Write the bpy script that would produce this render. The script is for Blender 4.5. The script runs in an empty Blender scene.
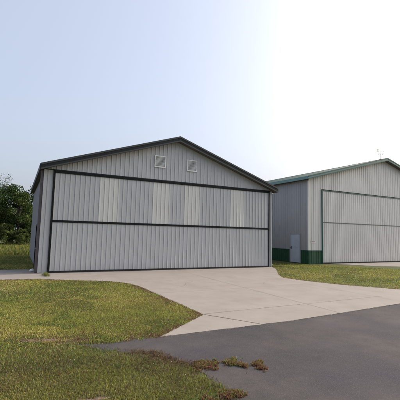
import bpy, bmesh, math, random
import numpy as np
from mathutils import Vector, Matrix
random.seed(5); rng = np.random.default_rng(5)
S = bpy.context.scene; COL = S.collection

# ------------------------------------------------------------------ camera
F, PITCH, ROLL, YAW, H = 348.5, .0963, .0259, .4794, 1.95
cam = bpy.data.cameras.new('camera'); co = bpy.data.objects.new('camera', cam); COL.objects.link(co)
cam.sensor_fit = 'HORIZONTAL'; cam.sensor_width = 36; cam.lens = 36 * F / 400; cam.clip_end = 6000; cam.clip_start = .05
fw = Vector((math.sin(YAW), math.cos(YAW), 0)); rt = Vector((math.cos(YAW), -math.sin(YAW), 0)); up = Vector((0, 0, 1))
Fv = math.cos(PITCH) * fw + math.sin(PITCH) * up; Uv = -math.sin(PITCH) * fw + math.cos(PITCH) * up
R_ = math.cos(ROLL) * rt + math.sin(ROLL) * Uv; U_ = -math.sin(ROLL) * rt + math.cos(ROLL) * Uv
co.matrix_world = Matrix(((R_.x, U_.x, -Fv.x, 0), (R_.y, U_.y, -Fv.y, 0), (R_.z, U_.z, -Fv.z, H), (0, 0, 0, 1)))
S.camera = co

# ------------------------------------------------------------------ light
HZ = .5
SUN_AZ, SUN_EL = math.radians(90 + 1.0), math.radians(30)        # clockwise from +Y
w = bpy.data.worlds.new('World'); S.world = w; w.use_nodes = True; nt = w.node_tree
bg = nt.nodes['Background']; sky = nt.nodes.new('ShaderNodeTexSky'); sky.sky_type = 'NISHITA'; sky.sun_disc = False
sky.sun_elevation = SUN_EL; sky.sun_rotation = SUN_AZ; sky.air_density = 1.0; sky.dust_density = 9.0; sky.ozone_density = 2.0
hz = nt.nodes.new('ShaderNodeMixRGB'); hz.inputs[0].default_value = HZ; hz.inputs[2].default_value = (2.6, 2.82, 3.3, 1)   # thin even high haze
nt.links.new(sky.outputs[0], hz.inputs[1]); nt.links.new(hz.outputs[0], bg.inputs[0]); bg.inputs[1].default_value = .15
sl = bpy.data.lights.new('sun', 'SUN'); sl.energy = 2.2; sl.angle = math.radians(.5); sl.color = (1, .93, .82)
so = bpy.data.objects.new('sun', sl); COL.objects.link(so)
sd = Vector((math.sin(SUN_AZ) * math.cos(SUN_EL), math.cos(SUN_AZ) * math.cos(SUN_EL), math.sin(SUN_EL)))
so.rotation_euler = sd.to_track_quat('Z', 'Y').to_euler(); so.location = (30, -5, 30)
S.view_settings.view_transform = 'Standard'; S.view_settings.look = 'None'; S.view_settings.gamma = 1
S.view_settings.use_curve_mapping = False; S.view_settings.exposure = 1.0

# ------------------------------------------------------------------ materials
def mat(name, col, rough=.6, var=.0, scale=3., col2=None, bump=0, bscale=40., metallic=0, stretch=None, spec=.5, trans=0):
    m = bpy.data.materials.new(name); m.use_nodes = True; n = m.node_tree; b = n.nodes['Principled BSDF']
    b.inputs['Roughness'].default_value = rough; b.inputs['Metallic'].default_value = metallic
    b.inputs['Specular IOR Level'].default_value = spec
    c = (*col, 1); tc = n.nodes.new('ShaderNodeTexCoord'); mp = n.nodes.new('ShaderNodeMapping')
    n.links.new(tc.outputs['Object'], mp.inputs[0])
    if stretch: mp.inputs['Scale'].default_value = stretch
    if col2 is None: col2 = tuple(x * (1 - var) for x in col)
    no = n.nodes.new('ShaderNodeTexNoise'); no.inputs['Scale'].default_value = scale; no.inputs['Detail'].default_value = 8
    no.inputs['Roughness'].default_value = .65
    n.links.new(mp.outputs[0], no.inputs['Vector'])
    r = n.nodes.new('ShaderNodeValToRGB'); r.color_ramp.elements[0].position = .35; r.color_ramp.elements[1].position = .65
    r.color_ramp.elements[0].color = (*col2, 1); r.color_ramp.elements[1].color = c
    n.links.new(no.outputs[0], r.inputs[0]); n.links.new(r.outputs[0], b.inputs['Base Color'])
    if bump:
        n2 = n.nodes.new('ShaderNodeTexNoise'); n2.inputs['Scale'].default_value = bscale; n2.inputs['Detail'].default_value = 4
        n.links.new(tc.outputs['Object'], n2.inputs['Vector'])
        bp = n.nodes.new('ShaderNodeBump'); bp.inputs['Strength'].default_value = 1; bp.inputs['Distance'].default_value = bump
        n.links.new(n2.outputs[0], bp.inputs['Height']); n.links.new(bp.outputs[0], b.inputs['Normal'])
    return m

def ground_mat(name, stops, s1, speck=None, speck_scale=120, speck_amt=.35, bump=.004, bscale=90, rough=.9, blotch=None):
    """two scales of blotches plus fine aggregate speckle"""
    m = bpy.data.materials.new(name); m.use_nodes = True; n = m.node_tree; L = n.links.new; b = n.nodes['Principled BSDF']
    b.inputs['Roughness'].default_value = rough; b.inputs['Specular IOR Level'].default_value = .25
    tc = n.nodes.new('ShaderNodeTexCoord')
    def noise(sc, det=6, ro=.6):
        q = n.nodes.new('ShaderNodeTexNoise'); q.inputs['Scale'].default_value = sc; q.inputs['Detail'].default_value = det
        q.inputs['Roughness'].default_value = ro; L(tc.outputs['Object'], q.inputs['Vector']); return q
    r = n.nodes.new('ShaderNodeValToRGB'); el = r.color_ramp.elements
    el[0].position, el[0].color = stops[0][0], (*stops[0][1], 1); el[1].position, el[1].color = stops[-1][0], (*stops[-1][1], 1)
    for p, c in stops[1:-1]:
        e = el.new(p); e.color = (*c, 1)
    L(noise(s1, 8, .7).outputs[0], r.inputs[0])
    out = r.outputs[0]
    if blotch:
        col, sc, lo, hi, amt = blotch
        mr = n.nodes.new('ShaderNodeMapRange'); mr.inputs['From Min'].default_value = lo; mr.inputs['From Max'].default_value = hi
        mr.inputs['To Max'].default_value = amt
        L(noise(sc, 5, .55).outputs[0], mr.inputs['Value']); mx = n.nodes.new('ShaderNodeMixRGB'); mx.inputs[2].default_value = (*col, 1)
        L(mr.outputs[0], mx.inputs[0]); L(out, mx.inputs[1]); out = mx.outputs[0]
    if speck:
        mr = n.nodes.new('ShaderNodeMapRange'); mr.inputs['From Min'].default_value = .52; mr.inputs['From Max'].default_value = .68
        mr.inputs['To Max'].default_value = speck_amt
        L(noise(speck_scale, 3, .7).outputs[0], mr.inputs['Value']); mx = n.nodes.new('ShaderNodeMixRGB'); mx.inputs[2].default_value = (*speck, 1)
        L(mr.outputs[0], mx.inputs[0]); L(out, mx.inputs[1]); out = mx.outputs[0]
    L(out, b.inputs['Base Color'])
    bp = n.nodes.new('ShaderNodeBump'); bp.inputs['Distance'].default_value = bump; L(noise(bscale, 5, .7).outputs[0], bp.inputs['Height'])
    L(bp.outputs[0], b.inputs['Normal']); return m

def siding_mat(name, col, dirt=(.24, .225, .20), dirt_amt=.3, rough=.42):
    """painted sheet metal: faint vertical streaks, splash dirt near the ground, slight oil canning"""
    m = bpy.data.materials.new(name); m.use_nodes = True; n = m.node_tree; L = n.links.new; b = n.nodes['Principled BSDF']
    b.inputs['Roughness'].default_value = rough; b.inputs['Specular IOR Level'].default_value = .4
    tc = n.nodes.new('ShaderNodeTexCoord'); mp = n.nodes.new('ShaderNodeMapping'); mp.inputs['Scale'].default_value = (5, 5, .35)
    L(tc.outputs['Object'], mp.inputs[0])
    no = n.nodes.new('ShaderNodeTexNoise'); no.inputs['Scale'].default_value = 1; no.inputs['Detail'].default_value = 7; no.inputs['Roughness'].default_value = .7
    L(mp.outputs[0], no.inputs['Vector'])
    mr = n.nodes.new('ShaderNodeMapRange'); mr.inputs['From Min'].default_value = .45; mr.inputs['From Max'].default_value = .75; mr.inputs['To Max'].default_value = dirt_amt * .5
    L(no.outputs[0], mr.inputs['Value'])
    # splash-back soil: a band of height, broken by noise
    sx = n.nodes.new('ShaderNodeSeparateXYZ'); L(tc.outputs['Object'], sx.inputs[0])
    mz = n.nodes.new('ShaderNodeMapRange'); mz.inputs['From Min'].default_value = .45; mz.inputs['From Max'].default_value = 0; mz.inputs['To Max'].default_value = .45
    L(sx.outputs['Z'], mz.inputs['Value'])
    ad = n.nodes.new('ShaderNodeMath'); ad.operation = 'ADD'; L(mr.outputs[0], ad.inputs[0])
    mu = n.nodes.new('ShaderNodeMath'); mu.operation = 'MULTIPLY'; L(mz.outputs[0], mu.inputs[0]); L(no.outputs[0], mu.inputs[1]); L(mu.outputs[0], ad.inputs[1])
    mx = n.nodes.new('ShaderNodeMixRGB'); mx.inputs[1].default_value = (*col, 1); mx.inputs[2].default_value = (*dirt, 1)
    L(ad.outputs[0], mx.inputs[0]); L(mx.outputs[0], b.inputs['Base Color'])
    n2 = n.nodes.new('ShaderNodeTexNoise'); n2.inputs['Scale'].default_value = .9; n2.inputs['Detail'].default_value = 2; L(tc.outputs['Object'], n2.inputs['Vector'])
    bp = n.nodes.new('ShaderNodeBump'); bp.inputs['Distance'].default_value = .03; bp.inputs['Strength'].default_value = .6
    L(n2.outputs[0], bp.inputs['Height']); L(bp.outputs[0], b.inputs['Normal']); return m

def leaf_mat(name, c1, c2, c3, attr=None, rough=.6, transl=.35):
    m = bpy.data.materials.new(name); m.use_nodes = True; n = m.node_tree; L = n.links.new; b = n.nodes['Principled BSDF']
    b.inputs['Roughness'].default_value = rough; b.inputs['Specular IOR Level'].default_value = .25
    if attr:
        a = n.nodes.new('ShaderNodeAttribute'); a.attribute_name = attr; out = a.outputs['Color']
    else:
        g = n.nodes.new('ShaderNodeNewGeometry'); r = n.nodes.new('ShaderNodeValToRGB'); el = r.color_ramp.elements
        el[0].color = (*c1, 1); el[1].color = (*c3, 1); e = el.new(.5); e.color = (*c2, 1)
        L(g.outputs['Random Per Island'], r.inputs[0]); out = r.outputs[0]
    L(out, b.inputs['Base Color'])
    t = n.nodes.new('ShaderNodeBsdfTranslucent'); L(out, t.inputs[0]); mx = n.nodes.new('ShaderNodeMixShader'); mx.inputs[0].default_value = transl
    L(b.outputs[0], mx.inputs[1]); L(t.outputs[0], mx.inputs[2]); L(mx.outputs[0], n.nodes['Material Output'].inputs[0]); return m

M = dict(
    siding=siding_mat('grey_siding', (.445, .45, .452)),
    siding_shaded=siding_mat('grey_siding_shaded', (.25, .245, .27)),  # same siding as the front, darkened: side-wall shade painted into the colour
    skylight=siding_mat('skylight_fibreglass', (.575, .575, .535), dirt_amt=.15, rough=.5),
    dark=mat('dark_frame', (.008, .009, .010), .6, .3, 4, spec=.2),
    fascia=mat('charcoal_fascia', (.018, .021, .021), .5, .3, 2, spec=.25),
    fascia2=mat('charcoal_trim_light', (.05, .053, .052), .45, .2, 2),
    roof=mat('charcoal_roof', (.03, .03, .03), .4, .3, 1.5),
    soffit=mat('brown_soffit', (.10, .085, .07), .7, .3, 3),
    corner=mat('brown_corner_trim', (.10, .078, .08), .5, .3, 3),
    white=mat('white_trim', (.78, .79, .76), .5, .15, 5),
    vent=mat('vent_louvre', (.52, .53, .50), .5, .2, 8),
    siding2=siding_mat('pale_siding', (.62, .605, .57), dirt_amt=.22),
    siding2_shaded=siding_mat('pale_siding_shaded', (.345, .345, .345), dirt_amt=.2),  # shaded copy of the pale siding; the colour itself carries the side's shade
    green=mat('green_trim', (.03, .10, .08), .4, .25, 3),
    greenlight=mat('teal_fascia', (.16, .28, .265), .4, .2, 2),
    wains=mat('green_wainscot', (.012, .075, .035), .4, .3, 3, stretch=(4, 4, .5)),
    rail2=mat('grey_green_rail', (.12, .14, .125), .5, .2, 3),
    door=mat('pale_blue_door', (.48, .53, .60), .45, .12, 3),
    brown=mat('dark_brown_door', (.035, .03, .032), .5, .3, 3),
    knob=mat('dark_knob', (.03, .03, .03), .3),
    rubber=mat('rubber', (.012, .012, .012), .8),
    galv=mat('galvanised', (.5, .5, .5), .4, .2, 10, metallic=.6),
    red=mat('faded_red', (.5, .18, .17), .6),
    bark=mat('bark', (.07, .055, .04), .9, .4, 8, bump=.01, bscale=20),
    concrete=ground_mat('concrete', [(.25, (.235, .204, .178)), (.5, (.265, .234, .207)), (.75, (.295, .264, .236))], .7, speck=(.17, .14, .12), speck_scale=60, speck_amt=.35, bump=.002, blotch=((.19, .155, .128), 1.1, .50, .75, .45)),
    asphalt=ground_mat('asphalt', [(.32, (.037, .033, .034)), (.5, (.058, .051, .050)), (.68, (.086, .075, .070))], .55, speck=(.15, .135, .13), speck_scale=90, speck_amt=.5, bump=.006, bscale=160, blotch=((.040, .034, .049), .45, .45, .65, .7)),
    soil=ground_mat('turf_soil', [(.3, (.040, .052, .014)), (.5, (.065, .080, .020)), (.7, (.095, .105, .03))], 1.2, speck=(.12, .10, .05), speck_scale=40, speck_amt=.6, bump=.02, bscale=30, blotch=((.11, .10, .045), .25, .4, .7, .5)),
    grass=leaf_mat('grass_blades', 0, 0, 0, attr='bladecol', transl=.4),
    dirt=ground_mat('bare_soil', [(.3, (.13, .085, .055)), (.7, (.22, .15, .11))], 6, speck=(.3, .24, .19), speck_scale=60, bump=.01, bscale=40),
    crack=mat('crack_dirt', (.03, .026, .022), .9, .3, 12),
    grit=leaf_mat('grit', (.10, .085, .07), (.18, .155, .13), (.28, .25, .21), transl=.0),
    seam=mat('joint_filler', (.15, .125, .10), .9, .4, 12),
    clover=leaf_mat('clover_heads', (.5, .48, .36), (.5, .42, .22), (.55, .52, .42), transl=.2),
    leafA=leaf_mat('leaf_dark', (.012, .03, .008), (.025, .055, .012), (.07, .10, .02)),
    leafB=leaf_mat('leaf_mid', (.02, .045, .010), (.045, .08, .016), (.12, .145, .03)),
    leafC=leaf_mat('leaf_yellow', (.05, .08, .018), (.09, .12, .03), (.16, .17, .045)),
)

# ------------------------------------------------------------------ helpers
def link(name, bm, m, parent=None, smooth=False):
    me = bpy.data.meshes.new(name); bm.normal_update(); bm.to_mesh(me); bm.free()
    if m: me.materials.append(M[m] if isinstance(m, str) else m)
    o = bpy.data.objects.new(name, me); COL.objects.link(o)
    if parent: o.parent = parent
    if smooth: me.shade_smooth()
    return o
def empty(name, loc, label=None, cat=None, group=None):
    o = bpy.data.objects.new(name, None); COL.objects.link(o); o.location = loc; o.empty_display_size = .3
    tag(o, label, cat, group); return o
def tag(o, label=None, cat=None, group=None, kind=None):
    if label: o['label'] = label
    if cat: o['category'] = cat
    if group: o['group'] = group
    if kind: o['kind'] = kind
    return o
def box(bm, a, b, bev=0):
    a, b = [min(x, y) for x, y in zip(a, b)], [max(x, y) for x, y in zip(a, b)]
    r = bmesh.ops.create_cube(bm, size=1)
    for v in r['verts']: v.co = Vector([a[i] + (v.co[i] + .5) * (b[i] - a[i]) for i in range(3)])
    if bev:
        es = list({e for v in r['verts'] for e in v.link_edges})
        bmesh.ops.bevel(bm, geom=es, offset=bev, segments=1, affect='EDGES')
def part(name, parent, m, *boxes, bev=0, label=None):
    bm = bmesh.new()
    for a, b in boxes: box(bm, a, b, bev)
    o = link(name, bm, m, parent)
    if label: o['label'] = label
    return o
def siding(name, parent, m, P0, u, n, w0, w1, zb, zt, breaks=(), pitch=.2286, h=.010, phase=0, bm=None, fin=True):
    """corrugated sheet in the vertical plane through P0 with horizontal axis u, outward normal n; zt may be a function of w"""
    own = bm is None; bm = bm or bmesh.new()
    f = zt if callable(zt) else (lambda q: zt)
    ws = {round(w0, 4): 0, round(w1, 4): 0}
    for q in breaks:
        if w0 < q < w1: ws[round(q, 4)] = None
    k = math.floor((w0 - phase) / pitch) - 1
    while phase + k * pitch < w1 + .1:
        c = phase + k * pitch
        for d, hh in ((-.044, 0), (-.042, -.014), (-.026, -.014), (-.024, 0), (-.010, h), (.006, h), (.058, 0), (.085, 0), (.0975, h * .22), (.11, 0), (.1325,0), (.145, h*.22), (.1575,0)):
            if w0 < c + d < w1: ws[round(c + d, 4)] = hh
        k += 1
    keys = sorted(ws); hs = [ws[q] for q in keys]
    for i, x in enumerate(hs):
        if x is None: hs[i] = hs[i - 1]
    u, n, P0 = Vector(u), Vector(n), Vector(P0); prev = None
    for q, hh in zip(keys, hs):
        p = P0 + u * q + n * hh
        a = bm.verts.new((p.x, p.y, zb)); b = bm.verts.new((p.x, p.y, f(q)))
        if prev: bm.faces.new((prev[0], a, b, prev[1]))
        prev = (a, b)
    if fin: return link(name, bm, m, parent)
    return bm
def tube(bm, a, b, r0, r1=None, seg=8):
    a, b = Vector(a), Vector(b); r1 = r0 if r1 is None else r1; d = b - a
    r = bmesh.ops.create_cone(bm, cap_ends=True, segments=seg, radius1=r0, radius2=r1, depth=d.length)
    q = d.to_track_quat('Z', 'Y').to_matrix().to_4x4(); q.translation = (a + b) / 2
    bmesh.ops.transform(bm, matrix=q, verts=r['verts'])

# ------------------------------------------------------------------ gabled hangar shell
def shell(root, A, Y, W, L, eave, peak, ov, eo, wallm, sidem, roofm, fasm, fas2m, sofm, wain=None, fh=.2):
    m = (peak - eave) / (W / 2); cx = W / 2
    zt = lambda q: peak - abs(q - cx) * m - .10          # wall top, under the roof skin
    loc = root.location
    def rel(p): return (p[0], p[1], p[2])
    # roof skin with standing ribs (two slopes in one mesh)
    bm = bmesh.new(); y0, y1 = -ov, L + ov
    for s in (-1, 1):
        xe = cx + s * (cx + eo); ze = eave - m * eo
        a = [(cx, peak), (xe, ze)]
        for t0, t1, th in ((0, 1, .05),):
            vs = []
            for yy in (y0, y1):
                for (xx, zz) in a: vs.append(bm.verts.new((xx, yy, zz))); vs.append(bm.verts.new((xx, yy, zz - th)))
            for f in ((0, 2, 6, 4), (1, 5, 7, 3), (0, 1, 3, 2), (4, 6, 7, 5), (2, 3, 7, 6)): bm.faces.new([vs[i] for i in f])
        yy = y0 + .3
        while yy < y1 - .1:
            vs = [bm.verts.new(p) for p in ((cx, yy - .02, peak + .001), (xe, yy - .02, ze + .001), (xe, yy + .02, ze + .001), (cx, yy + .02, peak + .001), (cx, yy - .012, peak + .022), (xe, yy - .012, ze + .022), (xe, yy + .012, ze + .022), (cx, yy + .012, peak + .022))]
            for f in ((0, 1, 5, 4), (4, 5, 6, 7), (7, 6, 2, 3), (1, 2, 6, 5)): bm.faces.new([vs[i] for i in f])
            yy += .3
    roof = link('roof', bm, roofm, root)
    def slopebar(bm, s, ya, yb, ztop, zbot, x0=0, x1=None):
        """bar following slope s between y planes, offsets measured from the roof surface"""
        xs = (cx + s * x0, cx + s * (cx + eo if x1 is None else x1))
        vs = []
        for yy in (ya, yb):
            for xx in xs:
                z = peak - abs(xx - cx) * m
                vs += [bm.verts.new((xx, yy, z + ztop)), bm.verts.new((xx, yy, z + zbot))]
        for f in ((0, 1, 3, 2), (4, 6, 7, 5), (0, 2, 6, 4), (1, 5, 7, 3), (0, 4, 5, 1), (2, 3, 7, 6)): bm.faces.new([vs[i] for i in f])
    for ya, yb in ((-ov - .03, -ov - .002), (L + ov + .002, L + ov + .03)):
        bm = bmesh.new()
        for s in (-1, 1): slopebar(bm, s, ya, yb, .02, -fh)
        link('rake_fascia', bm, fasm, roof)
    bm = bmesh.new()
    for s in (-1, 1): slopebar(bm, s, -ov - .055, -ov - .032, .035, -.05)
    for s in (-1, 1): slopebar(bm, s, -ov - .044, -ov - .032, -fh + .05, -fh - .012)
    link('rake_trim', bm, fas2m, roof)
    for s in (-1, 1):                                     # eave fascia + gutter
        xe = cx + s * (cx + eo); ze = eave - m * eo
        bm = bmesh.new(); box(bm, (xe + s * .002, -ov - .03, ze - fh), (xe + s * .03, L + ov, ze + .01))
        link('eave_fascia', bm, fasm, roof)
    bm = bmesh.new()                                      # soffit: rake parts follow the slope, eaves are level
    for s in (-1, 1):
        slopebar(bm, s, -ov, -.02, -fh + .035, -fh + .02)
        xe = cx + s * (cx + eo); ze = eave - m * eo
        box(bm, (xe - s * .005, .03, ze - fh + .02), (cx + s * (cx + .005), L, ze - fh + .03))
    link('soffit', bm, sofm, roof)
    bm = bmesh.new()
    for s in (-1, 1):
        vs = [bm.verts.new(p) for p in ((cx, -ov, peak + .045), (cx + s * .22, -ov, peak + .03 - .22 * m + .012), (cx + s * .22, L + ov, peak + .042 - .22 * m), (cx, L + ov, peak + .045))]
        bm.faces.new(vs)
    link('ridge_cap', bm, roofm, roof)
    # side and back walls
    zb = wain or .02; zside = zt(0)
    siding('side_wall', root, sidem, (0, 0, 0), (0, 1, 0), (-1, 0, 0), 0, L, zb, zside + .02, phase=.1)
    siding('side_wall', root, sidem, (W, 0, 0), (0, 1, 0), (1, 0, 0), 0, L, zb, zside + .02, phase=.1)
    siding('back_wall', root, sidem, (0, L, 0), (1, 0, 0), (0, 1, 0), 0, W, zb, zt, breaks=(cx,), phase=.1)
    return zt, roof

# ------------------------------------------------------------------ near hangar
A, Y1, W, L1 = .944, 17.276, 13.1, 11.8
h1 = empty('hangar', (A, Y1, 0), 'nearer grey ribbed hangar with charcoal roof trim and two white gable vents', 'hangar')
zt, roof1 = shell(h1, A, Y1, W, L1, 4.95, 7.131, .35, .2, 'siding', 'siding_shaded', 'roof', 'fascia', 'fascia2', 'soffit', fh=.24)
JL, JR, DT, RL = .42, W - .23, 4.645, 2.356
# front wall: strips beside the door, gable above (one sheet each side and one above the head of the opening)
bm = bmesh.new()
siding('', None, '', (0, 0, 0), (1, 0, 0), (0, -1, 0), .06, JL - .05, .02, lambda q: DT + .1, bm=bm, fin=False, phase=.16)
siding('', None, '', (0, 0, 0), (1, 0, 0), (0, -1, 0), JR + .05, W - .03, .02, lambda q: DT + .1, bm=bm, fin=False, phase=.04)
siding('', None, '', (0, 0, 0), (1, 0, 0), (0, -1, 0), .03, W - .03, DT + .1, zt, breaks=(W / 2,), bm=bm, fin=False, phase=.05)
link('front_wall', bm, 'siding', h1)
part('head_flashing', h1, 'fascia', ((.03, -.03, DT + .06), (W - .03, -.002, DT + .1)))
part('corner_trim', h1, 'siding', ((-.03, -.03, .02), (.06, .08, 4.72)), bev=.004)
part('corner_downspout', h1, 'corner', ((-.155, .02, .04), (-.035, .11, 4.70)), bev=.012)
part('corner_trim', h1, 'siding', ((W - .03, -.03, .02), (W + .03, .08, 4.72)), bev=.004)
# dark frame round the opening
part('door_frame', h1, 'dark', ((JL - .05, -.07, .02), (JL + .035, -.003, DT + .06)), ((JR - .02, -.06, .02), (JR + .05, -.003, DT + .06)), ((JL + .035, -.075, DT - .06), (JR - .02, -.003, DT + .055)), bev=.004)
def leaf(z0, z1, strips):
    bm = bmesh.new(); x = JL + .04; edges = []
    for a, b in strips:
        siding('', None, '', (0, -.028, 0), (1, 0, 0), (0, -1, 0), x, a, z0, z1, bm=bm, fin=False); x = b
    siding('', None, '', (0, -.028, 0), (1, 0, 0), (0, -1, 0), x, JR - .025, z0, z1, bm=bm, fin=False)
    o = link('door_leaf', bm, 'siding', h1)
    for a, b in strips:
        s = siding('skylight_panel', o, 'skylight', (0, -.030, 0), (1, 0, 0), (0, -1, 0), a - .02, b + .02, z0, z1)
        s['label'] = 'cream translucent strip panel'
    return o
p = .2286
def snap(q): return round((q - A) / p) * p
up_leaf = leaf(RL + .05, DT - .05, [(snap(c) - .457, snap(c) + .457) for c in (3.9, 6.68, 8.5, 11.42)])
low_leaf = leaf(.085, RL - .05, [])
part('bottom_seal', low_leaf, 'rubber', ((JL + .04, -.06, .016), (JR - .025, -.01, .10)))
part('middle_rail', h1, 'dark', ((JL + .036, -.066, RL - .052), (JR - .022, -.01, RL + .05)), bev=.004)
# gable vents
for x0, x1, z0, z1 in ((6.20, 6.84, 5.40, 6.03), (8.10, 8.72, 5.38, 6.02)):
    x0 -= A; x1 -= A; t = .045
    bm = bmesh.new()
    for a, b in (((x0, -.06, z0), (x1, -.012, z0 + t)), ((x0, -.06, z1 - t), (x1, -.012, z1)), ((x0, -.06, z0 + t), (x0 + t, -.012, z1 - t)), ((x1 - t, -.06, z0 + t), (x1, -.012, z1 - t))): box(bm, a, b)
    v = link('gable_vent', bm, 'white', h1)
    bm = bmesh.new(); n = 9
    for i in range(n):
        z = z0 + t + (i + .5) * (z1 - z0 - 2 * t) / n
        vs = [bm.verts.new(q) for q in ((x0 + t, -.048, z - .03), (x1 - t, -.048, z - .03), (x1 - t, -.02, z + .03), (x0 + t, -.02, z + .03))]
        bm.faces.new(vs)
    box(bm, (x0 + t, -.019, z0 + t), (x1 - t, -.0135, z1 - t))
    link('louvre', bm, 'vent', v)
# walk door on the left side wall, seen nearly edge-on
bm = bmesh.new(); box(bm, (-.05, 1.65, .05), (-.018, 2.57, 2.12)); sdr = link('side_door', bm, 'brown', h1)
part('door_frame', sdr, 'dark', ((-.085, 1.57, .03), (-.016, 1.65, 2.2)), ((-.085, 2.57, .03), (-.016, 2.65, 2.2)), ((-.085, 1.65, 2.12), (-.016, 2.57, 2.2)))
part('door_knob', sdr, 'galv', ((-.11, 1.78, 1.0), (-.05, 1.83, 1.05)), bev=.01)
# downspout at the right rear of the front corner
bm = bmesh.new(); tube(bm, (W + .09, .25, .25), (W + .09, .25, 4.55), .045); tube(bm, (W + .09, .25, .25), (W + .28, .2, .08), .045)
tube(bm, (W + .09, .25, 4.55), (W + .33, .25, 4.68), .045); link('downspout', bm, 'siding_shaded', h1, True)

# ------------------------------------------------------------------ far hangar with green trim
B, Y2, W2, L2 = 18.375, 18.513, 17.13, 24.
h2 = empty('hangar', (B, Y2, 0), 'farther pale ribbed hangar with green roof edge, wainscot and pale side door', 'hangar')
WZ = .95
zt2, roof2 = shell(h2, B, Y2, W2, L2, 6.31, 8.6, .35, .35, 'siding2', 'siding2_shaded', 'green', 'greenlight', 'green', 'soffit', wain=WZ, fh=.2)
J2, DT2, RL2 = 1.35, 5.35, 3.01
bm = bmesh.new()
siding('', None, '', (0, 0, 0), (1, 0, 0), (0, -1, 0), .06, J2 - .03, WZ, DT2 + .1, bm=bm, fin=False, phase=.1)
siding('', None, '', (0, 0, 0), (1, 0, 0), (0, -1, 0), W2 - J2 + .03, W2 - .03, WZ, DT2 + .1, bm=bm, fin=False, phase=.1)
siding('', None, '', (0, 0, 0), (1, 0, 0), (0, -1, 0), .03, W2 - .03, DT2 + .1, zt2, breaks=(W2 / 2,), bm=bm, fin=False, phase=.1)
link('front_wall', bm, 'siding2', h2)
SD0, SD1 = .80, 1.78
wn = siding('wainscot', h2, 'wains', (0, -.012, 0), (1, 0, 0), (0, -1, 0), .0, J2 - .03, .02, WZ - .02, phase=.1)
siding('wainscot', h2, 'wains', (0, -.012, 0), (1, 0, 0), (0, -1, 0), W2 - J2 + .03, W2, .02, WZ - .02, phase=.1)
for a, b in ((0, SD0 - .04), (SD1 + .04, L2)):
    siding('wainscot', h2, 'wains', (-.012, 0, 0), (0, 1, 0), (-1, 0, 0), a, b, .02, WZ - .02, phase=.1)
siding('wainscot', h2, 'wains', (W2 + .012, 0, 0), (0, 1, 0), (1, 0, 0), 0, L2, .02, WZ - .02, phase=.1)
part('wainscot_trim', wn, 'green', ((-.03, -.035, WZ - .02), (J2 - .03, .0, WZ + .02)), ((-.035, .0, WZ - .02), (-.002, SD0 - .05, WZ + .02)), ((-.035, SD1 + .05, WZ - .02), (-.002, L2, WZ + .02)))
part('corner_trim', h2, 'siding2', ((-.03, -.03, WZ + .02), (.06, .05, 5.98)), bev=.004)
part('corner_trim', h2, 'siding2', ((W2 - .06, -.03, WZ + .02), (W2 + .03, .05, 5.98)), bev=.004)
part('door_frame', h2, 'green', ((J2 - .03, -.075, .02), (J2 + .035, -.003, DT2 + .06)), ((W2 - J2 - .035, -.075, .02), (W2 - J2 + .03, -.003, DT2 + .06)), ((J2 + .035, -.07, DT2 - .02), (W2 - J2 - .035, -.003, DT2 + .05)), bev=.004)
lf = siding('door_leaf', h2, 'siding2', (0, -.03, 0), (1, 0, 0), (0, -1, 0), J2 + .04, W2 - J2 - .04, .10, RL2 - .03)
part('bottom_seal', lf, 'rubber', ((J2 + .04, -.06, .016), (W2 - J2 - .04, -.01, .10)))
siding('door_leaf', h2, 'siding2', (0, -.03, 0), (1, 0, 0), (0, -1, 0), J2 + .04, W2 - J2 - .04, RL2 + .03, DT2 - .02)
part('middle_rail', h2, 'rail2', ((J2 + .036, -.055, RL2 - .031), (W2 - J2 - .036, -.01, RL2 + .031)))
bm = bmesh.new(); box(bm, (-.05, SD0, .04), (-.02, SD1, 2.10), .004)
for za, zb_ in ((.25, .95), (1.15, 1.95)): box(bm, (-.056, SD0 + .15, za), (-.05, SD1 - .15, zb_), .002)
sd2 = link('side_door', bm, 'door', h2)
part('door_frame', sd2, 'siding2_shaded', ((-.07, SD0 - .06, .02), (-.015, SD0, 2.17)), ((-.07, SD1, .02), (-.015, SD1 + .06, 2.17)), ((-.07, SD0, 2.10), (-.015, SD1, 2.17)))
part('door_knob', sd2, 'knob', ((-.06, SD1 - .14, 1.0), (-.052, SD1 - .05, 1.22)), ((-.11, SD1 - .125, 1.06), (-.06, SD1 - .065, 1.12)), bev=.003)
sg = part('wall_notice', h2, 'white', ((.22, -.024, 1.52), (.68, -.0165, 1.66)))
part('notice_stripe', sg, 'red', ((.26, -.028, 1.57), (.64, -.0245, 1.61)))
# weather vane on the ridge of the far hangar
wv = empty('weather_vane', (B + W2 / 2, Y2 + .25, 8.64), 'small pale metal weather vane standing on the ridge of the green-trimmed hangar', 'weather vane')
bm = bmesh.new(); tube(bm, (0, 0, 0), (0, 0, .85), .014, .010); box(bm, (-.07, -.07, 0), (.07, .07, .03)); link('mast', bm, 'galv', wv)
bm = bmesh.new(); tube(bm, (-.42, 0, .72), (.34, 0, .72), .010)
for pts in ([(.30, .65), (.48, .72), (.30, .79)], [(-.42, .72), (-.52, .84), (-.26, .84), (-.20, .72), (-.26, .60), (-.52, .60)]):
    va = [bm.verts.new((x, -.006, z)) for x, z in pts]; vb = [bm.verts.new((x, .006, z)) for x, z in pts]
    bm.faces.new(va); bm.faces.new(vb[::-1])
    for i in range(len(pts)): bm.faces.new((va[i - 1], va[i], vb[i], vb[i - 1]))
link('arrow', bm, 'galv', wv)
bm = bmesh.new(); tube(bm, (-.22, 0, .42), (.22, 0, .42), .008); tube(bm, (0, -.22, .42), (0, .22, .42), .008)
for dx, dy in ((.22, 0), (-.22, 0), (0, .22), (0, -.22)): bmesh.ops.create_icosphere(bm, subdivisions=1, radius=.04, matrix=Matrix.Translation((dx, dy, .42)))
link('crossbar', bm, 'galv', wv)

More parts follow.
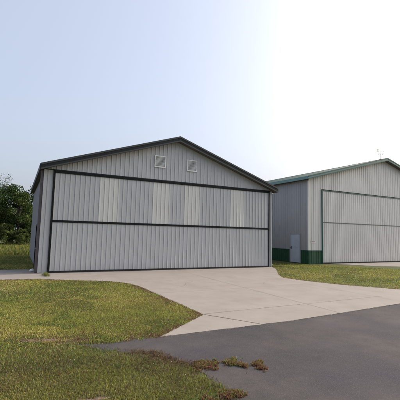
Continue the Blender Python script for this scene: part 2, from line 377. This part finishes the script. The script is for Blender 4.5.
# ------------------------------------------------------------------ ground surfaces
def chaikin(P, n=2, closed=True):
    for _ in range(n):
        Q = []
        for i in range(len(P)):
            a, b = P[i], P[(i + 1) % len(P)]
            Q += [(a[0] * .75 + b[0] * .25, a[1] * .75 + b[1] * .25), (a[0] * .25 + b[0] * .75, a[1] * .25 + b[1] * .75)]
        P = Q
    return P
def resample(P, step=.08, jit=.012, lim=(-4, 32, 0, 22)):
    Q = []
    for i in range(len(P)):
        a, b = np.array(P[i]), np.array(P[(i + 1) % len(P)]); d = np.linalg.norm(b - a); mid = (a + b) / 2
        inside = min(a[0], b[0]) < lim[1] and max(a[0], b[0]) > lim[0] and min(a[1], b[1]) < lim[3] and max(a[1], b[1]) > lim[2]
        k = max(1, int(d / step)) if (inside and d < 25) else 1
        for j in range(k):
            q = a + (b - a) * j / k
            if 0 < j: q = q + rng.normal(0, jit, 2)
            Q.append(tuple(q))
    return Q
apron = [(2.50, 6.285), (4.10, 7.57), (4.09, 8.8), (4.06, 10.3), (4.02, 12.3), (3.85, 13.1), (3.35, 13.85), (2.3, 14.4), (.9, 15.25), (-.5, 15.4), (-7, 15.6), (-7, 19.05), (.5, 19.05), (1.2, 18.2), (13.8, 18.2), (14.12, 17.25),
         (13.6, 16.3), (11.5, 13.5), (11.08, 12.75), (11.3, 11.6), (11.9, 10.2), (13.2, 8.5), (14.9, 7.5), (17.5, 7.06), (10.3, 6.70), (5.6, 6.30)]
road = [(1.0, 6.45), (2.5, 6.30), (5.6, 6.32), (10.3, 6.72), (17.5, 7.1), (45, 8.6), (200, 15), (200, -14), (40, -6), (8, -7), (-4, -9.5), (-20, -13), (-22, -9), (-5, -5.5), (1.0, -2.5), (2.0, 0), (2.25, 2.0), (2.32, 3.6), (2.42, 4.3), (2.42, 4.95), (2.0, 5.55), (1.45, 5.95)]
apron2 = [(20.3, 18.7), (20.9, 17.9), (22.3, 16.2), (24, 15.4), (30, 15), (34, 10), (36, 8.2), (43, 8.6), (38, 14), (36.5, 18.7)]
def slab(name, P, m, z, th=.1):
    bm = bmesh.new(); top = [bm.verts.new((x, y, z)) for x, y in P]; bot = [bm.verts.new((x, y, z - th)) for x, y in P]
    f = bm.faces.new(top)
    for i in range(len(P)): bm.faces.new((top[i - 1], bot[i - 1], bot[i], top[i]))
    bmesh.ops.triangulate(bm, faces=[f]); bmesh.ops.recalc_face_normals(bm, faces=bm.faces)
    return tag(link(name, bm, m), kind='structure')
AP, RD, AP2 = resample(apron, jit=.010), resample(road, jit=.022), resample(apron2, jit=.01)
slab('driveway', AP, 'concrete', .016); slab('road', RD, 'asphalt', .004, .003); slab('pavement', AP2, 'concrete', .014)
bm = bmesh.new()
ring = [0, 6, 15, 30, 60, 120, 300, 800, 2500]; seg = 48; prev = [bm.verts.new((8, 12, 0))]
for r in ring[1:]:
    cur = [bm.verts.new((8 + r * math.cos(2 * math.pi * i / seg), 12 + r * math.sin(2 * math.pi * i / seg), 0)) for i in range(seg)]
    for i in range(seg):
        if len(prev) == 1: bm.faces.new((prev[0], cur[i], cur[(i + 1) % seg]))
        else: bm.faces.new((prev[i], cur[i], cur[(i + 1) % seg], prev[(i + 1) % seg]))
    prev = cur
tag(link('ground', bm, 'soil'), kind='structure')
for k_, (cx, cy, rx, ry) in enumerate([(.60, 6.87, .55, .13), (.9, 4.3, .3, .07)]):
    P_ = [(cx + rx * (1 + .3 * rng.normal()) * math.cos(a) * .8, cy + (ry * (1 + .3 * rng.normal())) * math.sin(a) - .25 * rx * math.cos(a)) for a in np.linspace(0, 6.283, 22)[:-1]]
    slab('soil_patch', P_, 'dirt', .004, .003)
# control joints in the drive: narrow sheets 4 mm above the slab
def jline(pts, wd=.022):
    out = []
    for a, b in zip(pts[:-1], pts[1:]):
        a, b = np.array(a), np.array(b); n_ = max(2, int(np.linalg.norm(b - a) / .12)); d = (b - a) / np.linalg.norm(b - a); pn = np.array((-d[1], d[0])); L_ = []
        for j in range(n_ + 1):
            q = a + (b - a) * j / n_ + pn * rng.normal(0, .003); hw = wd * (.35 + .35 * rng.random()); L_.append((q - pn * hw, q + pn * hw))
        out.append(L_)
    return out
bm = bmesh.new()
for pts, wd in (([(4.13, 7.57), (4.86, 6.34)], .024), ([(4.13, 7.62), (11, 7.75)], .009), ([(4.1, 10.7), (11.5, 10.85)], .008), ([(3.7, 13.9), (11.2, 13.9)], .008), ([(7.5, 6.45), (7.6, 17.0)], .008), ([(10.7, 6.8), (10.6, 12.9)], .007)):
    for L_ in jline(pts, wd):
        vs = [(bm.verts.new((*a, .020)), bm.verts.new((*b, .020))) for a, b in L_]
        for (a, b), (c, d) in zip(vs[:-1], vs[1:]): bm.faces.new((a, b, d, c))
tag(link('pavement_joint', bm, 'seam'), kind='structure')
def crack(start, ang, n_, z, bm):
    p_ = np.array(start, float); prev = None
    for i in range(n_):
        ang += rng.normal(0, .28); d = np.array((math.cos(ang), math.sin(ang))); pn = np.array((-d[1], d[0])); hw = .0012 + .0028 * rng.random() * math.sin(math.pi * (i + .5) / n_)
        cur = (bm.verts.new((*(p_ - pn * hw), z)), bm.verts.new((*(p_ + pn * hw), z)))
        if prev: bm.faces.new((prev[0], prev[1], cur[1], cur[0]))
        prev = cur; p_ = p_ + d * .09; ang += .06 * math.sin(i)
bm = bmesh.new()
for st_, an, nn in (((9.6, 10.9), 2.6, 26), ((5.0, 11.4), .3, 30)): crack(st_, an, nn, .020, bm)
tag(link('pavement_crack', bm, 'crack'), kind='structure')
n = 5000; gx = 2.6 + 12 * rng.random(n) ** .8; gy = 6.30 + np.interp(gx, [5.6, 10.3, 17.5], [0, .42, .79]) - np.abs(rng.normal(0, .07, n)) + .03; bm = bmesh.new()
for a, b in zip(gx, gy):
    q = .002 + .005 * random.random() ** 2; r0_ = random.random() * 6.28; v = [bm.verts.new((a + q * math.cos(r0_ + t), b + q * math.sin(r0_ + t), .004)) for t in (0, 2.1, 4.2)]; tp = bm.verts.new((a, b, .005 + q * 1.2))
    for i in range(3): bm.faces.new((v[i - 1], v[i], tp))
tag(link('gravel_grit', bm, 'grit'), kind='stuff', label='fine pale grit along the seam between concrete and asphalt', cat='gravel')

# ------------------------------------------------------------------ grass
def inpoly(P, x, y):
    P = np.array(P); r = np.zeros(len(x), bool); j = len(P) - 1
    for i in range(len(P)):
        xi, yi = P[i]; xj, yj = P[j]
        c = ((yi > y) != (yj > y)) & (x < (xj - xi) * (y - yi) / (yj - yi + 1e-12) + xi); r ^= c; j = i
    return r
def distpoly(P, x, y):
    P = np.array(P); d = np.full(len(x), 1e9)
    for i in range(len(P)):
        a, b = P[i - 1], P[i]; ab = b - a; t = np.clip(((x - a[0]) * ab[0] + (y - a[1]) * ab[1]) / (ab @ ab + 1e-12), 0, 1)
        d = np.minimum(d, np.hypot(x - a[0] - t * ab[0], y - a[1] - t * ab[1]))
    return d
def vnoise(x, y, sc, seed=0):
    """smooth value noise"""
    g = np.random.default_rng(seed).random((256, 256)); X, Y = x / sc + 100, y / sc + 100
    i, j = np.floor(X).astype(int), np.floor(Y).astype(int); u, v = X - i, Y - j; u = u * u * (3 - 2 * u); v = v * v * (3 - 2 * v)
    G = lambda a, b: g[a % 256, b % 256]
    return (G(i, j) * (1 - u) + G(i + 1, j) * u) * (1 - v) + (G(i, j + 1) * (1 - u) + G(i + 1, j + 1) * u) * v
def fbm(x, y, sc, seed=0): return (vnoise(x, y, sc, seed) * .5 + vnoise(x, y, sc / 2.1, seed + 1) * .3 + vnoise(x, y, sc / 4.3, seed + 2) * .2)
def blades(name, x, y, hgt, wid, col, lean=.5, z=0.0):
    n = len(x); a = rng.random(n) * 6.283; la = rng.random(n) * 6.283; ln = rng.random(n) * lean
    c, s = np.cos(a), np.sin(a); V = np.zeros((n, 5, 3), np.float32)
    mx, my = hgt * .55 * np.sin(ln) * .5 * np.cos(la), hgt * .55 * np.sin(ln) * .5 * np.sin(la)
    tx, ty = hgt * np.sin(ln) * 1.2 * np.cos(la), hgt * np.sin(ln) * 1.2 * np.sin(la)
    V[:, 0] = np.stack([x - c * wid, y - s * wid, np.full(n, z)], 1); V[:, 1] = np.stack([x + c * wid, y + s * wid, np.full(n, z)], 1)
    V[:, 2] = np.stack([x + mx + c * wid * .8, y + my + s * wid * .8, z + hgt * .6 * np.cos(ln * .5)], 1)
    V[:, 3] = np.stack([x + mx - c * wid * .8, y + my - s * wid * .8, z + hgt * .6 * np.cos(ln * .5)], 1)
    V[:, 4] = np.stack([x + tx, y + ty, z + hgt * np.cos(ln)], 1)
    base = np.arange(n)[:, None] * 5; idx = (base + np.array([0, 1, 2, 3, 3, 2, 4])[None]).ravel()
    me = bpy.data.meshes.new(name); me.vertices.add(n * 5); me.vertices.foreach_set('co', V.ravel())
    me.loops.add(n * 7); me.loops.foreach_set('vertex_index', idx.astype(np.int32))
    me.polygons.add(n * 2); ls = (np.arange(n)[:, None] * 7 + np.array([0, 4])[None]).ravel(); me.polygons.foreach_set('loop_start', ls.astype(np.int32))
    try: me.polygons.foreach_set('loop_total', np.tile([4, 3], n).astype(np.int32))
    except Exception: pass
    at = me.attributes.new('bladecol', 'FLOAT_COLOR', 'POINT'); C = np.ones((n, 5, 4), np.float32); C[:, :, :3] = col[:, None, :]
    at.data.foreach_set('color', C.ravel()); me.update(); me.validate(); me.materials.append(M['grass'])
    o = bpy.data.objects.new(name, me); COL.objects.link(o); return o
foot = [[(A - .05, Y1 - .05), (A + W + .05, Y1 - .05), (A + W + .05, Y1 + L1 + .05), (A - .05, Y1 + L1 + .05)], [(B - .05, Y2 - .05), (B + W2 + .05, Y2 - .05), (B + W2 + .05, Y2 + L2), (B - .05, Y2 + L2)]]
edgepolys = [apron, road, apron2]
LAWN = np.array([(.175, .215, .036), (.27, .285, .05), (.42, .36, .10), (.11, .155, .030)])
DRY = np.array([(.22, .135, .07), (.17, .085, .05), (.24, .17, .085)])
patch_c = [(.30, 6.98, .22, .10), (.62, 6.88, .26, .08), (1.0, 6.62, .26, .09), (.9, 4.3, .22, .06), (1.5, 3.9, .16, .05)]
def grass_at(name, x, y, h0, w0, dens_dist=True, shade=None):
    keep = np.ones(len(x), bool); d = np.full(len(x), 1e9)
    wob = .05 * (fbm(x, y, .35, 9) - .5)
    for P in edgepolys:
        dp = distpoly(P, x, y); ins = inpoly(P, x, y); sgn = np.where(ins, -dp, dp); 
        if P is road:
            rag = np.clip((2.9 - x) / .5, 0, 1); keep &= (sgn + wob + rag * (.42 * (fbm(x, y, .5, 91) - .56) + .10 * (fbm(x, y, .14, 92) - .5))) > -.035 * rng.random(len(x)) ** 2 - rag * .20 * rng.random(len(x)) ** 2.2
        else: keep &= (sgn + wob) > -.035 * rng.random(len(x)) ** 2
        d = np.minimum(d, dp)
    keep &= ~((distpoly(apron, x, y) < .12) & (distpoly(road, x, y) < .12) & (x > 2.75))
    for P in foot: keep &= ~inpoly(P, x, y)
    bare = np.zeros(len(x))
    for cx, cy, rx, ry in patch_c:
        q = ((x - cx) / rx) ** 2 + ((y - cy) / ry) ** 2; bare = np.maximum(bare, np.exp(-q))
    thin = fbm(x, y, .5, 21)
    keep &= rng.random(len(x)) > bare * .75
    keep &= rng.random(len(x)) > np.clip((thin - .55) * 2.0, 0, .55)
    x, y, d, bare = x[keep], y[keep], d[keep], bare[keep]; n = len(x)
    t = fbm(x, y, 2.6, 3) * .6 + fbm(x, y, .4, 5) * .4; t = np.clip((t - .3) / .4, 0, 1) + rng.normal(0, .17, n)
    # the foreground tongue beside the road is duller and thinner than the lawn before the hangar
    near = np.clip((6.4 - y) / .8, 0, 1)
    i0 = np.clip(t, 0, 1)[:, None]; col = LAWN[0] * (1 - i0) + LAWN[2] * i0
    col = np.where((rng.random(n) < .33)[:, None], LAWN[1] * (1 - .3 * rng.random((n, 1))), col)
    dk = (fbm(x, y, 1.5, 33) > .57)[:, None] & (rng.random((n, 1)) < .6); col = np.where(dk, LAWN[3], col)
    pdry = .15 + .16 * (fbm(x, y, .7, 61) > .53) + .75 * np.exp(-(d / .24) ** 1.2) * (fbm(x, y, .5, 44) > .42) + .8 * bare + near * (.0 + .14 * (fbm(x, y, .8, 17) > .52))
    dry = rng.random(n) < pdry; col[dry] = DRY[rng.integers(0, 3, dry.sum())] * (.6 + .6 * rng.random((dry.sum(), 1)))
    col = col * (1 - .30 * near[:, None])
    col = col * (.68 + 1.0 * rng.random((n, 1))) * np.array((.93, .95, 1.0))
    hh = h0 * (.5 + .9 * rng.random(n)) * (.75 + .6 * fbm(x, y, .25, 8)) * np.where(d < .12, 1.15, 1) * (1 - .45 * bare)
    return tag(blades(name, x, y, hh, w0 * (.6 + .8 * rng.random(n)), col, lean=1.0), kind='stuff', label='short mown lawn grass, green with dry straw patches', cat='grass')
def fan(n, r0, r1, a0, a1, pw=1.0):
    """points around the camera station, denser near it; azimuth clockwise from +Y"""
    r = np.sqrt(r0 ** 2 + (r1 ** 2 - r0 ** 2) * rng.random(n) ** 1.12); a = np.radians(a0 + (a1 - a0) * rng.random(n)); return r * np.sin(a), r * np.cos(a)
xs, ys = [], []
for n, r0, r1, a0, a1 in ((60000, 14, 33, -14, 5), (210000, 2.6, 6.5, -22, 48), (230000, 6.5, 11, -20, 33), (120000, 11, 17, -18, 25), (60000, 9, 15, 42, 75), (90000, 15, 26, 32, 70), (45000, 17, 34, -22, 12)):
    a, b = fan(n, r0, r1, a0, a1, .75); xs.append(a); ys.append(b)
x, y = np.concatenate(xs), np.concatenate(ys); r = np.hypot(x, y)
grass_at('lawn_grass', x, y, .048, .0026 * np.clip(r / 6, .8, 4)) if False else None
# width must be per-blade, so pass it through a small wrapper
def grass_dist(name, x, y, h0):
    for k, (lo, hi, wd, hm) in enumerate(((0, 6.5, .0026, 1), (6.5, 11, .0042, 1), (11, 17, .0065, 1.05), (17, 60, .010, 1.1))):
        s = (np.hypot(x, y) >= lo) & (np.hypot(x, y) < hi)
        if s.any(): yield grass_at(name, x[s], y[s], h0 * hm, wd)
gs = list(grass_dist('lawn_grass', x, y, .030))
with bpy.context.temp_override(active_object=gs[0], selected_editable_objects=gs, object=gs[0], selected_objects=gs): bpy.ops.object.join()
# tall sunlit meadow grass behind the near hangar's shadow
n = 70000; x = -30 + 34 * rng.random(n); y = 29.5 + 16 * rng.random(n); k = fbm(x, y, 2.5, 70); s = (k > .36) & ~inpoly(foot[0], x, y); x, y, k = x[s], y[s], k[s]; n = len(x)
col = np.array([(.20, .22, .04)]) * (.6 + .8 * rng.random((n, 1))); m_ = rng.random(n) < .3; col[m_] = np.array((.28, .20, .09)) * (.7 + .5 * rng.random((m_.sum(), 1))); m_ = rng.random(n) < .35; col[m_] = (.06, .10, .02)
tag(blades('meadow_grass', x, y, (.12 + .34 * rng.random(n)) * (.5 + k), .013 + .012 * rng.random(n), col, .6), kind='stuff', label='tall yellow-green meadow grass at the foot of the trees', cat='grass')

# clover heads and dandelion fluff in the lawn
n = 900; x, y = fan(n, 3.2, 15, -20, 34, .8); keep = np.ones(n, bool)
for P in edgepolys: keep &= ~inpoly(P, x, y) & (distpoly(P, x, y) > .08)
keep &= fbm(x, y, 1.2, 55) > .45; x, y = x[keep], y[keep]
bm = bmesh.new()
for a, b in zip(x, y):
    bmesh.ops.create_icosphere(bm, subdivisions=1, radius=.004 + .004 * random.random(), matrix=Matrix.Translation((a, b, .035 + .03 * random.random())))
tag(link('clover_flowers', bm, 'clover'), kind='stuff', label='tiny pale clover heads scattered through the lawn', cat='clover')

# weeds growing through the asphalt, each clump a thing
def weeds(label, c, a, b, ang, n, z=.005, hm=1.0, red=.36):
    """ragged clump: probability falls off from the middle, broken up by noise"""
    m_ = n * 5; s_ = rng.normal(0, .55, m_); t_ = rng.normal(0, .5, m_); ca, sa = math.cos(ang), math.sin(ang)
    x = c[0] + s_ * a * ca - t_ * b * sa; y = c[1] + s_ * a * sa + t_ * b * ca
    e = s_ ** 2 + t_ ** 2; f = fbm(x, y, .15, 77); keep = rng.random(m_) < np.clip((f - .30 - .22 * e) * 3.2, 0, 1)
    x, y, t_ = x[keep][:n], y[keep][:n], t_[keep][:n]; k = len(x)
    col = np.array((.16, .19, .045)) * (.6 + .8 * rng.random((k, 1))); q = rng.random(k) < red - .25 * t_; col[q] = np.array((.20, .075, .055)) * (.5 + .9 * rng.random((q.sum(), 1)))
    q = rng.random(k) < .12; col[q] = (.26, .19, .10)
    o = blades('weed_clump', x - c[0], y - c[1], hm * (.014 + .040 * rng.random(k) ** 1.5), .0025 + .0035 * rng.random(k), col, 1.2); o.location = (c[0], c[1], z)
    return tag(o, label, 'weeds', 'weeds growing through the asphalt')
WA = -.46
weeds('left and widest of the three reddish weed clumps in the asphalt crack, joining the grass', (2.64, 4.74), .25, .26, WA, 3400, red=.5)
weeds('middle of the three reddish weed clumps in the asphalt crack', (3.04, 4.54), .165, .25, WA, 2300, red=.5)
weeds('right and smallest of the three reddish weed clumps in the asphalt crack', (3.36, 4.38), .125, .22, WA, 1500, red=.6)
weeds('reddish weed clump at the bottom edge of the road nearest the viewer', (2.33, 3.78), .30, .16, WA, 3400, red=.6)
weeds('low green weeds at the foot of the near hangar right front corner', (14.5, 17.6), .7, .7, .6, 2500, z=0, hm=2.6, red=.05)
weeds('small green tuft in the gravel at the near hangar left front corner', (1.2, 16.3), .14, .5, 0, 600, z=.016, hm=3, red=.05)

# white stone beside the near hangar
bm = bmesh.new(); bmesh.ops.create_icosphere(bm, subdivisions=2, radius=.09)
for v in bm.verts: v.co *= 1 + .35 * (random.random() - .5); v.co.z *= .8
st = link('stone', bm, 'white'); st.location = (.72, 18.05, .07); tag(st, 'small white stone on the shaded concrete beside the near hangar', 'stone')

# ------------------------------------------------------------------ trees
def tree_meshes(h, rad, leafm, nleaf, seed, leaf=.11, low=.12, sparse=0, clumps=46):
    rs = np.random.default_rng(seed); bm = bmesh.new(); th = h * .5
    tube(bm, (0, 0, -.1), (.05, .02, th * .5), h * .026, h * .02); tube(bm, (.05, .02, th * .5), (0, .05, h * .86), h * .02, h * .004)
    cs = []
    for i in range(clumps):
        t = rs.random() ** .8; z = h * (low + (1 - low) * t); R = rad * math.sin(math.pi * min(1, (.22 + .78 * t)) ** .9) ** .7 * (.75 + .35 * rs.random()) if not sparse else rad * (1 - t * .6) * (.5 + .5 * rs.random())
        a = rs.random() * 6.283; rr = R * (.35 + .65 * rs.random() ** .5); c = np.array((rr * math.cos(a), rr * math.sin(a), min(z, h * .97)))
        cs.append((c, h * (.055 + .055 * rs.random()) * (.7 if sparse else 1)))
        if i % 2 == 0: tube(bm, (0, .02, max(.4, c[2] * .62)), tuple(c), h * .008, h * .002, 5)
    me_t = bpy.data.meshes.new('trunk'); bm.to_mesh(me_t); bm.free(); me_t.materials.append(M['bark'])
    k = rs.integers(0, len(cs), nleaf); C = np.array([c for c, _ in cs])[k]; Rr = np.array([q for _, q in cs])[k]
    d = rs.normal(0, 1, (nleaf, 3)); d /= np.linalg.norm(d, axis=1)[:, None]; P = C + d * (Rr * (.25 + .95 * rs.random(nleaf) ** .45))[:, None] * np.array((1.25, 1.25, .85))
    P[:, 2] = np.maximum(P[:, 2], .1)
    a = rs.normal(0, 1, (nleaf, 3)); a /= np.linalg.norm(a, axis=1)[:, None]; b = np.cross(a, rs.normal(0, 1, (nleaf, 3))); b /= np.linalg.norm(b, axis=1)[:, None]
    s = (leaf * (.6 + .8 * rs.random(nleaf)))[:, None]
    V = np.stack([P - a * s, P + b * s * .5, P + a * s, P - b * s * .5], 1).astype(np.float32)
    me = bpy.data.meshes.new('crown'); me.vertices.add(nleaf * 4); me.vertices.foreach_set('co', V.ravel()); me.loops.add(nleaf * 4)
    me.loops.foreach_set('vertex_index', np.arange(nleaf * 4, dtype=np.int32)); me.polygons.add(nleaf); me.polygons.foreach_set('loop_start', np.arange(0, nleaf * 4, 4, dtype=np.int32))
    me.update(); me.validate(); me.materials.append(M[leafm]); return me_t, me
PR = {'A': tree_meshes(6.6, 2.6, 'leafA', 9000, 1), 'B': tree_meshes(5.6, 2.1, 'leafB', 7500, 2, leaf=.10, low=.06), 'C': tree_meshes(3.0, 1.6, 'leafC', 5000, 3, leaf=.08, low=.05),
      'T': tree_meshes(12.5, 1.7, 'leafB', 600, 4, leaf=.11, low=.5, sparse=1, clumps=24), 'D': tree_meshes(7.4, 3.0, 'leafA', 10000, 7)}
def tree(kind, x, y, s, rz, label, name='tree', group=None, cat='tree'):
    t = empty(name, (x, y, 0), label, cat, group); t.rotation_euler.z = rz; t.scale = (s, s, s)
    a, b = PR[kind]
    for nm, me in (('trunk', a), ('crown', b)):
        o = bpy.data.objects.new(nm, me); COL.objects.link(o); o.parent = t
G = 'trees behind the near hangar'
spots = [
    ('A', -2.4, 45.2, 1.0, 0, 'dark leafy tree at the left edge of the photo, left of the near hangar'),
    ('B', .1, 44.6, 1.05, 1.3, 'lighter green bushy tree rising just left of the near hangar wall'),
    ('D', 2.2, 46.6, .98, 2.2, 'dark tree whose crown is half hidden by the near hangar side wall'),
    ('A', -6.0, 46.5, 1.08, 3.0, 'dark tree beyond the left edge of the photo'),
    ('T', -3.4, 60.0, .80, .6, 'tall thin tree whose bare top pokes up at the far left'),
    ('T', -2.4, 64.0, .84, 2.6, 'tall thin tree whose wispy top shows left of the near hangar roof'),
    ('D', -1.0, 52.0, 1.0, 4.2, 'broad dark tree filling the gap behind the front row at left'),
    ('A', 7.0, 48.0, 1.0, 5.0, 'dark tree standing wholly behind the near hangar'),
    ('B', -10.2, 45.5, 1.1, .4, 'pale green tree second beyond the left edge'),
    ('D', -14.5, 47.0, 1.0, 1.1, 'broad dark tree farthest to the left of the tree row'),
    ('C', -1.2, 43.2, .8, 0, 'low yellow-green bush in front of the dark trees at far left'),
    ('C', -3.2, 49.5, 1.7, 1, 'tall rounded bush under the dark trees at far left'),
    ('C', .9, 49.0, 1.6, 4, 'tall rounded bush filling the gap between trunks beside the near hangar'),
    ('C', 2.9, 44.0, .9, 5, 'bush mostly hidden behind the near hangar side wall'),
    ('C', .55, 42.8, .62, 2, 'small yellow-green bush close beside the near hangar wall'),
]
for kd, x, y, s, rz, lb in spots: tree(kd, x, y, s, rz, lb, name='bush' if kd == 'C' else 'tree', group=('bushes before the tree row' if kd == 'C' else G), cat='bush' if kd == 'C' else 'tree')
# tree off to the right whose shadow lies on the right-hand lawn
tree('C', 28.2, 13.6, 1.0, 1.0, 'round green bush on the lawn right of the photo, casting its shadow into view', name='bush', cat='bush')
